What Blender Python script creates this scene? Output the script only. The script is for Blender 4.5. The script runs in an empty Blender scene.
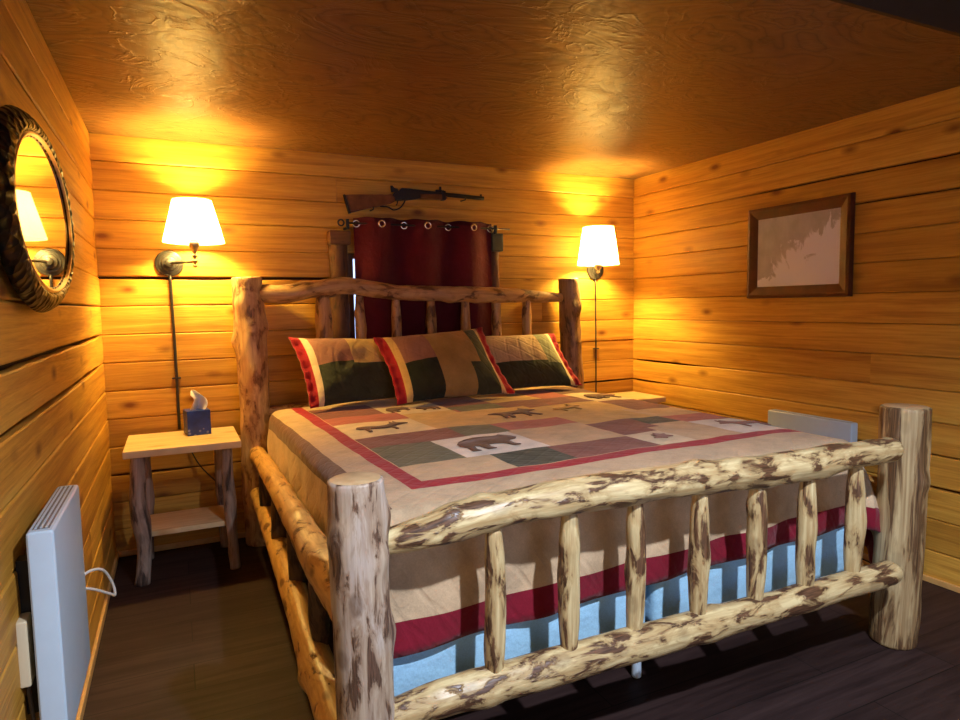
import bpy, bmesh, math, random
from mathutils import Vector, Matrix, noise

R = math.radians
random.seed(7)
scn = bpy.context.scene
COL = scn.collection

# ------------------------------------------------------------------ helpers
def lin(r, g, b):
    f = lambda c: (c / 12.92) if c <= 0.04045 else ((c + 0.055) / 1.055) ** 2.4
    return (f(r / 255), f(g / 255), f(b / 255), 1.0)

def link_mesh(name, bm, mats, parent=None, smooth=True):
    me = bpy.data.meshes.new(name)
    bm.to_mesh(me); bm.free()
    if not isinstance(mats, (list, tuple)): mats = [mats]
    for m in mats: me.materials.append(m)
    if smooth:
        for p in me.polygons: p.use_smooth = True
    o = bpy.data.objects.new(name, me)
    COL.objects.link(o)
    if parent is not None:
        o.parent = parent
        o.matrix_parent_inverse = Matrix.Translation(parent.location).inverted() if not parent.parent else parent.matrix_world.inverted()
    return o

def thing(name, loc, label, cat, group=None):
    o = bpy.data.objects.new(name, None)
    o.empty_display_size = 0.05
    COL.objects.link(o); o.location = loc
    o["label"] = label; o["category"] = cat
    if group: o["group"] = group
    return o

def tag(o, label, cat, group=None):
    o["label"] = label; o["category"] = cat
    if group: o["group"] = group
    return o

def structure(o, label=None):
    o["kind"] = "structure"
    if label: o["label"] = label
    return o

def sharp(o, ang=35):
    me = o.data
    bm = bmesh.new(); bm.from_mesh(me)
    for e in bm.edges:
        if len(e.link_faces) == 2 and e.calc_face_angle(0) > R(ang): e.smooth = False
    bm.to_mesh(me); bm.free()
    return o

def add_box(bm, lo, hi, bevel=0.0, seg=2, mat=0, M=None):
    lo, hi = Vector(lo), Vector(hi)
    c = (lo + hi) / 2; s = hi - lo
    r = bmesh.ops.create_cube(bm, size=1.0)
    vs = r["verts"]
    bmesh.ops.scale(bm, vec=s, verts=vs)
    bmesh.ops.translate(bm, vec=c, verts=vs)
    fs = set(f for v in vs for f in v.link_faces)
    for f in fs: f.material_index = mat
    if bevel > 0:
        es = list(set(e for v in vs for e in v.link_edges))
        r = bmesh.ops.bevel(bm, geom=es, offset=bevel, segments=seg, affect='EDGES', profile=0.6)
        vs = list(set(v for f in r["faces"] for v in f.verts) | set(v for v in vs if v.is_valid))
        for f in r["faces"]: f.material_index = mat
    if M is not None: bmesh.ops.transform(bm, matrix=M, verts=vs)
    return vs

def catmull(pts, n):
    P = [Vector(p) for p in pts]
    if len(P) == 2: return [P[0].lerp(P[1], i / n) for i in range(n + 1)]
    Q = [2 * P[0] - P[1]] + P + [2 * P[-1] - P[-2]]
    segs = len(P) - 1; out = []
    for i in range(n + 1):
        t = i / n * segs; k = min(int(t), segs - 1); u = t - k
        a, b, c, d = Q[k], Q[k + 1], Q[k + 2], Q[k + 3]
        out.append(0.5 * ((2 * b) + (c - a) * u + (2 * a - 5 * b + 4 * c - d) * u * u + (3 * b - a - 3 * c + d) * u ** 3))
    return out

def interp(vals, t):
    if not isinstance(vals, (list, tuple)): return vals
    k = t * (len(vals) - 1); i = min(int(k), len(vals) - 2); u = k - i
    return vals[i] * (1 - u) + vals[i + 1] * u

def tube(bm, pts, rad, seg=16, n=None, caps='flat', rough=0.0, knots=0, step=0.025, mat=0, capmat=None, seed=None, lc=False):
    """a round bar through pts; rad may vary along it; rough gives a hewn log surface"""
    P = [Vector(p) for p in pts]
    L = sum((P[i + 1] - P[i]).length for i in range(len(P) - 1))
    n = n or max(2, int(L / step))
    C = catmull(P, n)
    if seed is None: seed = random.random() * 100
    rnd = random.Random(seed)
    kn = [(rnd.uniform(.05, .95) * L, rnd.uniform(0, 6.28), rnd.uniform(.10, .26), rnd.uniform(.025, .05)) for _ in range(knots)]
    lay = bm.verts.layers.float_vector.get('lc') or (bm.verts.layers.float_vector.new('lc') if lc else None)
    T = (C[1] - C[0]).normalized()
    N = T.orthogonal().normalized()
    rows = []; s = 0.0
    stations = []
    for i, c in enumerate(C):
        if i > 0: s += (C[i] - C[i - 1]).length
        t2 = (C[min(i + 1, n)] - C[max(i - 1, 0)]).normalized()
        ax = T.cross(t2)
        if ax.length > 1e-7:
            N = Matrix.Rotation(T.angle(t2), 3, ax.normalized()) @ N
        T = t2
        stations.append((c, T.copy(), N.copy(), s, interp(rad, i / n)))
    if caps == 'dome':
        c, t, nn, s0, r0 = stations[0]
        pre = [(c - t * r0 * .75 * math.sin(a), t, nn, s0 - r0 * math.sin(a), r0 * math.cos(a)) for a in (1.35, 1.0, .6, .3)]
        c, t, nn, s1, r1 = stations[-1]
        post = [(c + t * r1 * .75 * math.sin(a), t, nn, s1 + r1 * math.sin(a), r1 * math.cos(a)) for a in (.3, .6, 1.0, 1.35)]
        stations = pre + stations + post
    elif caps == 'bevel':
        c, t, nn, s0, r0 = stations[0]
        b = r0 * .10
        pre = [(c, t, nn, s0, r0 - b), (c + t * b * .35, t, nn, s0, r0 - b * .3), (c + t * b, t, nn, s0, r0)]
        c, t, nn, s1, r1 = stations[-1]
        post = [(c - t * b, t, nn, s1, r1), (c - t * b * .35, t, nn, s1, r1 - b * .3), (c, t, nn, s1, r1 - b)]
        stations = pre + stations[1:-1] + post
    for c, t, nn, s, r in stations:
        B = t.cross(nn); row = []
        for k in range(seg):
            a = 2 * math.pi * k / seg
            d = nn * math.cos(a) + B * math.sin(a)
            rr = r
            if rough:
                q = Vector((math.cos(a) * 1.3 + seed, math.sin(a) * 1.3, s * 7 + seed))
                rr *= 1 + rough * noise.noise(q) + rough * .5 * noise.noise(q * 2.7)
                for ks, ka, kh, kw in kn:
                    da = (a - ka + math.pi) % (2 * math.pi) - math.pi
                    e = ((s - ks) / kw) ** 2 + (da * r / kw) ** 2
                    if e < 6: rr += r * kh * math.exp(-e)
            v = bm.verts.new(c + d * rr)
            if lay is not None: v[lay] = Vector((math.cos(a) * r + seed, math.sin(a) * r, s))
            row.append(v)
        rows.append(row)
    for i in range(len(rows) - 1):
        for k in range(seg):
            f = bm.faces.new((rows[i][k], rows[i][(k + 1) % seg], rows[i + 1][(k + 1) % seg], rows[i + 1][k]))
            f.material_index = mat
    if caps:
        cm = mat if capmat is None else capmat
        f = bm.faces.new(list(reversed(rows[0]))); f.material_index = cm
        f = bm.faces.new(rows[-1]); f.material_index = cm
    return rows

def lathe(bm, prof, origin, axis=(0, 0, 1), seg=32, mat=0, close=True):
    """prof: list of (radius, height) along axis"""
    ax = Vector(axis).normalized(); u = ax.orthogonal().normalized(); w = ax.cross(u)
    o = Vector(origin); rows = []
    for r, h in prof:
        rows.append([bm.verts.new(o + ax * h + (u * math.cos(2 * math.pi * k / seg) + w * math.sin(2 * math.pi * k / seg)) * max(r, 1e-4)) for k in range(seg)])
    for i in range(len(rows) - 1):
        for k in range(seg):
            f = bm.faces.new((rows[i][k], rows[i][(k + 1) % seg], rows[i + 1][(k + 1) % seg], rows[i + 1][k])); f.material_index = mat
    if close:
        bm.faces.new(list(reversed(rows[0]))).material_index = mat
        bm.faces.new(rows[-1]).material_index = mat

def prism(bm, poly, origin, ux, uy, depth, bevel=0.0, mat=0):
    """extrude a 2-D outline (in ux, uy) by depth along ux x uy"""
    o, ux, uy = Vector(origin), Vector(ux), Vector(uy); nz = ux.cross(uy).normalized()
    a = [bm.verts.new(o + ux * x + uy * y - nz * depth / 2) for x, y in poly]
    b = [bm.verts.new(o + ux * x + uy * y + nz * depth / 2) for x, y in poly]
    n = len(poly); fs = [bm.faces.new(list(reversed(a))), bm.faces.new(b)]
    for i in range(n): fs.append(bm.faces.new((a[i], a[(i + 1) % n], b[(i + 1) % n], b[i])))
    for f in fs: f.material_index = mat
    if bevel:
        es = list(set(e for f in fs[:2] for e in f.edges))
        bmesh.ops.bevel(bm, geom=es, offset=bevel, segments=2, affect='EDGES')
    bmesh.ops.recalc_face_normals(bm, faces=bm.faces[:])

# ------------------------------------------------------------------ materials
class NT:
    def __init__(s, name):
        s.m = bpy.data.materials.new(name); s.m.use_nodes = True
        s.t = s.m.node_tree; s.b = s.t.nodes["Principled BSDF"]
    def n(s, typ, **kw):
        nd = s.t.nodes.new(typ)
        for k, v in kw.items():
            if k.startswith('i_'): nd.inputs[k[2:]].default_value = v
            else: setattr(nd, k, v)
        return nd
    def l(s, a, b): s.t.links.new(a, b)
    def ramp(s, fac, stops):
        r = s.n('ShaderNodeValToRGB'); e = r.color_ramp.elements
        while len(e) < len(stops): e.new(0.5)
        for k, (p, c) in enumerate(stops):
            e[k].position = p; e[k].color = c if len(c) == 4 else (*c, 1)
        s.l(fac, r.inputs[0]); return r.outputs[0]
    def mix(s, fac, a, b, mode='MIX'):
        m = s.n('ShaderNodeMix'); m.data_type = 'RGBA'; m.blend_type = mode
        for sock, v in ((m.inputs[0], fac), (m.inputs[6], a), (m.inputs[7], b)):
            if isinstance(v, (int, float)): sock.default_value = v
            elif isinstance(v, tuple): sock.default_value = v if len(v) == 4 else (*v, 1)
            else: s.l(v, sock)
        return m.outputs[2]
    def attr(s, name): return s.n('ShaderNodeAttribute', attribute_name=name)
    def mapping(s, vec, scale=(1, 1, 1), loc=(0, 0, 0), rot=(0, 0, 0)):
        m = s.n('ShaderNodeMapping'); s.l(vec, m.inputs[0])
        m.inputs['Scale'].default_value = scale; m.inputs['Location'].default_value = loc; m.inputs['Rotation'].default_value = rot
        return m.outputs[0]
    def noise(s, vec, scale, detail=4, rough=.55, dist=0):
        t = s.n('ShaderNodeTexNoise'); s.l(vec, t.inputs['Vector'])
        t.inputs['Scale'].default_value = scale; t.inputs['Detail'].default_value = detail
        t.inputs['Roughness'].default_value = rough; t.inputs['Distortion'].default_value = dist
        return t.outputs[0]
    def bump(s, h, strength=.3, dist=.01, normal=None):
        b = s.n('ShaderNodeBump'); b.inputs['Strength'].default_value = strength; b.inputs['Distance'].default_value = dist
        s.l(h, b.inputs['Height'])
        if normal is not None: s.l(normal, b.inputs['Normal'])
        return b.outputs[0]
    def obj(s): return s.n('ShaderNodeTexCoord').outputs['Object']

def plain(name, col, rough=.5, metal=0.0, emit=None, es=0.0, var=.08, scale=25, bump=0.0):
    k = NT(name); b = k.b
    c2 = tuple(min(1, c * (1 + var)) for c in col[:3]) + (1,); c1 = tuple(c * (1 - var) for c in col[:3]) + (1,)
    nz = k.noise(k.obj(), scale)
    k.l(k.ramp(nz, [(.3, c1), (.7, c2)]), b.inputs['Base Color'])
    b.inputs['Roughness'].default_value = rough; b.inputs['Metallic'].default_value = metal
    if bump: k.l(k.bump(nz, bump, .005), b.inputs['Normal'])
    if emit: b.inputs['Emission Color'].default_value = emit; b.inputs['Emission Strength'].default_value = es
    return k.m

def wall_wood(name, light, mid, dark, knot):
    """horizontal boards; 'wc' = (along, height, board number), 'tone' = board tone"""
    k = NT(name); wc = k.attr('wc').outputs['Vector']; tone = k.attr('tone').outputs['Fac']
    g1 = k.noise(k.mapping(wc, (1.3, 26, 3.7)), 1.0, 5, .6, .6)
    g2 = k.noise(k.mapping(wc, (5, 130, 5.1)), 1.0, 3, .6)
    base = k.ramp(g1, [(.25, dark), (.5, mid), (.72, light)])
    fine = k.ramp(g2, [(.3, (.78, .72, .64)), (.6, (1, 1, 1))])
    base = k.mix(.75, base, fine, 'MULTIPLY')
    tn = k.ramp(tone, [(0, (.72, .66, .58)), (.5, (.95, .93, .9)), (1, (1.0, 1.0, 1.0))])
    base = k.mix(1.0, base, tn, 'MULTIPLY')
    # weathering blotches
    w = k.noise(k.mapping(wc, (1.6, 5, 9.3)), 1.0, 4, .6)
    base = k.mix(k.ramp(w, [(.60, (0, 0, 0)), (.80, (.55, .55, .55))]), base, dark)
    # knots
    v = k.n('ShaderNodeTexVoronoi'); k.l(k.mapping(wc, (3.2, 6.76, 1.0)), v.inputs['Vector']); v.inputs['Scale'].default_value = 1.0
    v.inputs['Randomness'].default_value = .9
    kn = k.ramp(v.outputs['Distance'], [(.055, (1, 1, 1)), (.11, (.55, .55, .55)), (.20, (0, 0, 0))])
    base = k.mix(kn, base, knot)
    k.l(base, k.b.inputs['Base Color'])
    k.b.inputs['Roughness'].default_value = .5
    k.b.inputs['Specular IOR Level'].default_value = .25
    k.l(k.bump(g2, .25, .004, k.bump(g1, .35, .01)), k.b.inputs['Normal'])
    return k.m

def log_mat(name, base, tan, bark, amount=.56, sx=16, sz=5.5, streak=.4, rough=.55, grey=None, gloss=.4, speck=.5):
    """peeled log: pale wood with dark remains of bark. 'lc' = coordinates along the log"""
    k = NT(name); lc = k.attr('lc').outputs['Vector']
    p = k.noise(k.mapping(lc, (sx, sx, sz)), 1.0, 5, .62, .5)
    st = k.noise(k.mapping(lc, (sx * 3.2, sx * 3.2, sz * .55)), 1.0, 4, .6)
    fi = k.noise(k.mapping(lc, (sx * 8, sx * 8, sz * 2)), 1.0, 3, .6)
    c = k.ramp(st, [(.30, tan), (.62, base)])
    if grey: c = k.mix(k.ramp(k.noise(k.mapping(lc, (9, 9, 4), (3, 7, 1)), 1, 3), [(.42, (0, 0, 0)), (.62, (.85, .85, .85))]), c, grey)
    m = k.ramp(p, [(amount - .005, (0, 0, 0)), (amount + .055, (1, 1, 1))])
    half = k.ramp(p, [(amount - .10, (0, 0, 0)), (amount + .01, (.85, .85, .85))])
    c = k.mix(half, c, tan)
    c = k.mix(m, c, k.mix(k.ramp(fi, [(.35, (0, 0, 0)), (.65, (1, 1, 1))]), tuple(min(1, x * 1.7) for x in bark[:3]), tuple(x * .5 for x in bark[:3])))
    if speck:
        v = k.n('ShaderNodeTexVoronoi'); k.l(k.mapping(lc, (11, 11, 7)), v.inputs['Vector']); v.inputs['Scale'].default_value = 1.0
        sp = k.ramp(v.outputs['Distance'], [(.17, (1, 1, 1)), (.25, (0, 0, 0))])
        c = k.mix(k.mix(1.0, sp, (speck, speck, speck), 'MULTIPLY'), c, bark)
    k.l(c, k.b.inputs['Base Color'])
    k.b.inputs['Roughness'].default_value = gloss
    k.b.inputs['Specular IOR Level'].default_value = .4
    k.l(k.bump(fi, .2, .003, k.bump(m, .5, .004)), k.b.inputs['Normal'])
    return k.m

def fabric(name, col, quilt=True, var=.18, bump=.5):
    k = NT(name); ob = k.obj()
    nz = k.noise(ob, 9, 5, .6)
    fi = k.noise(ob, 220, 2, .5)
    c1 = tuple(c * (1 - var) for c in col[:3]) + (1,); c2 = tuple(min(1, c * (1 + var)) for c in col[:3]) + (1,)
    c = k.ramp(nz, [(.3, c1), (.7, c2)])
    c = k.mix(.35, c, k.ramp(fi, [(.35, (.7, .7, .7)), (.65, (1, 1, 1))]), 'MULTIPLY')
    k.l(c, k.b.inputs['Base Color'])
    k.b.inputs['Roughness'].default_value = .85
    k.b.inputs['Specular IOR Level'].default_value = .15
    k.b.inputs['Sheen Weight'].default_value = .15
    nrm = k.bump(fi, .15, .002)
    nrm = k.bump(k.noise(ob, 14, 3), .6, .014, nrm)
    if quilt:
        for a in (45, -45):
            w = k.n('ShaderNodeTexWave'); w.wave_type = 'BANDS'; w.bands_direction = 'X'
            k.l(k.mapping(ob, (1, 1, 1), (0, 0, 0), (0, R(35), R(a))), w.inputs['Vector'])
            w.inputs['Scale'].default_value = 5.5; w.inputs['Distortion'].default_value = .6
            h = k.ramp(w.outputs['Fac'], [(0, (0, 0, 0)), (.14, (1, 1, 1))])
            nrm = k.bump(h, bump * .5, .006, nrm)
    k.l(nrm, k.b.inputs['Normal'])
    return k.m

M = {}
M['wall'] = wall_wood('pine_boards', (.80, .475, .085), (.70, .375, .060), (.42, .185, .032), (.20, .066, .013))
M['gap'] = plain('shadow_gap_wood', (.05, .022, .008, 1), .9)
M['bed_log'] = log_mat('peeled_log_cream', (.70, .58, .31), (.42, .28, .12), (.11, .055, .028), .535, 26, 7, gloss=.38, speck=.3)
M['bed_rail'] = log_mat('peeled_rail_cream', (.72, .60, .32), (.42, .28, .12), (.10, .050, .026), .52, 27, 9, gloss=.35, speck=.3)
M['bed_side'] = log_mat('peeled_rail_amber', (.70, .42, .13), (.46, .23, .06), (.13, .052, .016), .60, 24, 13, gloss=.38, speck=.8)
M['bed_post'] = log_mat('peeled_post_grey', (.52, .42, .31), (.30, .20, .13), (.11, .062, .04), .558, 34, 8, grey=(.52, .46, .42, 1), gloss=.42, speck=.55)
M['bed_postr'] = log_mat('peeled_post_streaked', (.60, .47, .25), (.30, .19, .085), (.12, .065, .03), .505, 28, 2.8, gloss=.42, speck=.2)
M['bed_head'] = log_mat('peeled_log_head', (.68, .45, .23), (.40, .21, .095), (.20, .09, .042), .54, 17, 8, gloss=.45, speck=.6)
M['bed_headrail'] = log_mat('headboard_rail_log', (.56, .35, .165), (.34, .18, .08), (.12, .055, .025), .55, 20, 8, gloss=.42, speck=.5)
M['bed_postd'] = log_mat('dark_head_post', (.36, .22, .13), (.20, .11, .06), (.08, .04, .024), .52, 20, 6, gloss=.42, speck=.5)
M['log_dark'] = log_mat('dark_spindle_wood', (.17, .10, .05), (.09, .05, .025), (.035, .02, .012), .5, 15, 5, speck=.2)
M['stand_log'] = log_mat('nightstand_log', (.42, .32, .26), (.24, .16, .12), (.07, .045, .035), .56, 22, 4, gloss=.5, speck=.3)

def endgrain():
    k = NT('log_end_grain'); ob = k.obj()
    w = k.n('ShaderNodeTexNoise'); k.l(k.mapping(ob, (30, 30, 30)), w.inputs['Vector']); w.inputs['Scale'].default_value = 1
    k.l(k.ramp(w.outputs[0], [(.3, (.52, .34, .16, 1)), (.7, (.70, .50, .27, 1))]), k.b.inputs['Base Color'])
    k.b.inputs['Roughness'].default_value = .35
    return k.m
M['end'] = endgrain()

def plank_mat():
    k = NT('dark_floor_planks'); ob = k.obj()
    br = k.n('ShaderNodeTexBrick'); k.l(ob, br.inputs['Vector'])
    br.inputs['Scale'].default_value = 1.0; br.inputs['Brick Width'].default_value = 1.22; br.inputs['Row Height'].default_value = .18
    br.inputs['Mortar Size'].default_value = .0022; br.inputs['Mortar Smooth'].default_value = .2; br.offset = .37
    br.inputs['Color1'].default_value = (.0, .0, .0, 1); br.inputs['Color2'].default_value = (1, 1, 1, 1); br.inputs['Mortar'].default_value = (.5, .5, .5, 1)
    g = k.noise(k.mapping(ob, (2.2, 30, 1)), 1, 5, .6, .8)
    g2 = k.noise(k.mapping(ob, (.9, 5, 1)), 1, 3, .6)
    c = k.ramp(g, [(.25, (.021, .011, .0105)), (.5, (.043, .024, .0225)), (.75, (.068, .040, .037))])
    c = k.mix(.7, c, k.ramp(g2, [(.3, (.55, .52, .50)), (.7, (1, 1, 1))]), 'MULTIPLY')
    c = k.mix(.65, c, k.ramp(br.outputs['Color'], [(0, (.62, .58, .55)), (1, (1, 1, 1))]), 'MULTIPLY')
    c = k.mix(br.outputs['Fac'], c, (.010, .007, .006))
    k.l(c, k.b.inputs['Base Color']); k.b.inputs['Roughness'].default_value = .62
    k.b.inputs['Specular IOR Level'].default_value = .15
    k.l(k.bump(g, .15, .003), k.b.inputs['Normal'])
    return k.m
M['floor'] = plank_mat()

def ply_mat():
    k = NT('varnished_plywood'); ob = k.obj()
    big = k.n('ShaderNodeTexNoise'); k.l(k.mapping(ob, (1.0, 2.0, 1)), big.inputs['Vector']); big.inputs['Scale'].default_value = 1.1
    big.inputs['Detail'].default_value = 3; big.inputs['Distortion'].default_value = 1.2
    mul = k.n('ShaderNodeMath', operation='MULTIPLY'); k.l(big.outputs[0], mul.inputs[0]); mul.inputs[1].default_value = 17
    sn = k.n('ShaderNodeMath', operation='PINGPONG'); k.l(mul.outputs[0], sn.inputs[0]); sn.inputs[1].default_value = .5
    fi = k.noise(k.mapping(ob, (4, 40, 1)), 1, 4, .6)
    c = k.ramp(sn.outputs[0], [(0, (.13, .062, .022)), (.12, (.20, .100, .036)), (.5, (.25, .130, .046))])
    c = k.mix(.5, c, k.ramp(fi, [(.3, (.70, .66, .60)), (.7, (1, 1, 1))]), 'MULTIPLY')
    bl = k.noise(k.mapping(ob, (2.2, 2.2, 1), (4, 2, 0)), 1, 4, .6, .6)
    c = k.mix(k.ramp(bl, [(.45, (0, 0, 0)), (.7, (.6, .6, .6))]), c, (.20, .085, .024))
    k.l(c, k.b.inputs['Base Color']); k.b.inputs['Roughness'].default_value = .36
    k.b.inputs['Specular IOR Level'].default_value = .25
    rd = k.n('ShaderNodeTexNoise'); k.l(k.mapping(ob, (2.2, 3.0, 1), (7, 1, 0)), rd.inputs['Vector']); rd.inputs['Scale'].default_value = 1.6; rd.inputs['Detail'].default_value = 4; rd.inputs['Distortion'].default_value = 1.6
    ridge = k.ramp(rd.outputs[0], [(.465, (0, 0, 0)), (.495, (1, 1, 1)), (.525, (0, 0, 0))])
    k.l(k.bump(ridge, .30, .004, k.bump(sn.outputs[0], .22, .004, k.bump(bl, .4, .03))), k.b.inputs['Normal'])
    return k.m
M['ceil'] = ply_mat()
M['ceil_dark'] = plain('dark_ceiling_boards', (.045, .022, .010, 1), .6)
M['trim_pine'] = plain('baseboard_pine', (.62, .36, .12, 1), .45)
M['top_wood'] = wall_wood('nightstand_top_pine', (.84, .66, .40), (.80, .60, .34), (.68, .47, .23), (.55, .34, .15))
M['iron'] = plain('dark_bronze', (.030, .028, .028, 1), .42, .2)
M['nickel'] = plain('brushed_nickel', (.52, .44, .36, 1), .28, 1.0)
M['grommet'] = plain('polished_grommet', (.85, .80, .74, 1), .18, 1.0)
M['black'] = plain('blackened_steel', (.022, .020, .020, 1), .4, .6)
M['gunwood'] = plain('walnut_stock', (.16, .062, .022, 1), .4, 0, var=.3, scale=18)
M['gunwood'].node_tree.nodes['Principled BSDF'].inputs['Specular IOR Level'].default_value = .15
M['frame_wood'] = plain('mahogany_frame', (.085, .022, .008, 1), .5, 0, var=.25, scale=14)
M['frame_wood'].node_tree.nodes['Principled BSDF'].inputs['Specular IOR Level'].default_value = .15
M['heater'] = plain('white_enamel', (.50, .62, .72, 1), .35, 0, var=.02)
M['grille'] = plain('grey_heater_grille', (.16, .15, .14, 1), .5)
M['cream_plastic'] = plain('cream_plastic', (.62, .52, .34, 1), .4, 0, var=.03)
M['white_cord'] = plain('white_cord', (.72, .68, .60, 1), .45, 0, var=.03)
M['dark_cord'] = plain('dark_cord', (.05, .035, .025, 1), .5)
M['trim_old'] = log_mat('weathered_log_trim', (.19, .085, .032), (.12, .050, .020), (.055, .024, .011), .55, 20, 4, speck=.3, gloss=.65)
M['dark_block'] = plain('dark_stained_block', (.022, .020, .014, 1), .6, 0, var=.4, scale=12)
M['ticking'] = fabric('pale_blue_ticking', (.42, .74, 1.0, 1), quilt=False, var=.03)
M['mattress'] = fabric('mattress_white', (.70, .70, .70, 1), quilt=False, var=.03)
M['tissue'] = plain('tissue_paper', (.85, .84, .86, 1), .8, 0, var=.03)
M['f_tan'] = fabric('quilt_tan', (.60, .42, .235, 1))
M['f_side'] = fabric('quilt_side_tan', (.57, .41, .25, 1))
M['f_gold'] = fabric('quilt_gold', (.62, .40, .15, 1))
M['f_cream'] = fabric('quilt_cream', (.74, .59, .38, 1))
M['f_white'] = fabric('quilt_white', (.78, .70, .60, 1))
M['f_red'] = fabric('quilt_red', (.36, .012, .022, 1), var=.12)
M['f_wine'] = fabric('quilt_wine_hem', (.20, .008, .022, 1), var=.12)
M['f_maroon'] = fabric('quilt_maroon', (.22, .075, .055, 1))
M['f_pink'] = fabric('quilt_rose', (.44, .12, .085, 1))
M['f_green'] = fabric('quilt_green', (.13, .125, .065, 1))
M['f_dgreen'] = fabric('quilt_dark_green', (.045, .052, .030, 1))
M['f_black'] = fabric('quilt_black', (.022, .026, .016, 1))
M['f_brown'] = fabric('quilt_brown', (.17, .085, .048, 1))
M['f_mauve'] = fabric('quilt_mauve', (.34, .155, .11, 1))
M['f_olive'] = fabric('quilt_olive', (.42, .25, .075, 1))
M['f_sage'] = fabric('quilt_sage', (.24, .24, .14, 1))
M['curtain'] = fabric('wine_curtain', (.085, .004, .013, 1), quilt=False, var=.15)

def glass_mat():
    k = NT('window_glass'); t = k.t; t.nodes.remove(k.b)
    out = [n for n in t.nodes if n.type == 'OUTPUT_MATERIAL'][0]
    tr = k.n('ShaderNodeBsdfTransparent'); gl = k.n('ShaderNodeBsdfGlossy'); gl.inputs['Roughness'].default_value = .02
    tr.inputs[0].default_value = (.94, .97, .97, 1)
    fr = k.n('ShaderNodeFresnel'); fr.inputs[0].default_value = 1.45
    mx = k.n('ShaderNodeMixShader'); k.l(fr.outputs[0], mx.inputs[0]); k.l(tr.outputs[0], mx.inputs[1]); k.l(gl.outputs[0], mx.inputs[2]); k.l(mx.outputs[0], out.inputs[0])
    return k.m
M['glass'] = glass_mat()
def mirror_mat():
    k = NT('silvered_mirror'); k.b.inputs['Base Color'].default_value = (.90, .90, .86, 1); k.b.inputs['Metallic'].default_value = 1
    k.b.inputs['Roughness'].default_value = .015; return k.m
M['mirror'] = mirror_mat()

def shade_mat():
    k = NT('linen_lampshade'); t = k.t
    t.nodes.remove(k.b)
    out = [n for n in t.nodes if n.type == 'OUTPUT_MATERIAL'][0]
    d = k.n('ShaderNodeBsdfDiffuse'); tr = k.n('ShaderNodeBsdfTranslucent')
    fi = k.noise(k.obj(), 160, 2)
    c = k.ramp(fi, [(.3, (.78, .76, .70)), (.7, (.86, .84, .78))])
    k.l(c, d.inputs[0]); k.l(c, tr.inputs[0])
    mx = k.n('ShaderNodeMixShader'); mx.inputs[0].default_value = .62
    k.l(d.outputs[0], mx.inputs[1]); k.l(tr.outputs[0], mx.inputs[2]); k.l(mx.outputs[0], out.inputs[0])
    return k.m
M['shade'] = shade_mat()
def emit_mat(name, col, st):
    k = NT(name); k.b.inputs['Base Color'].default_value = (.8, .8, .8, 1)
    k.b.inputs['Emission Color'].default_value = col; k.b.inputs['Emission Strength'].default_value = st
    return k.m
WARM = (1.0, .66, .17, 1)
BULB = 900.0
M['bulb'] = emit_mat('warm_bulb', WARM, BULB)

# ------------------------------------------------------------------ room
XL, XR, YB, YF = -.343, 3.084, 3.847, -1.7
ZC, ZH, YE = 2.202, 2.52, 1.37
CO = .148

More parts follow.
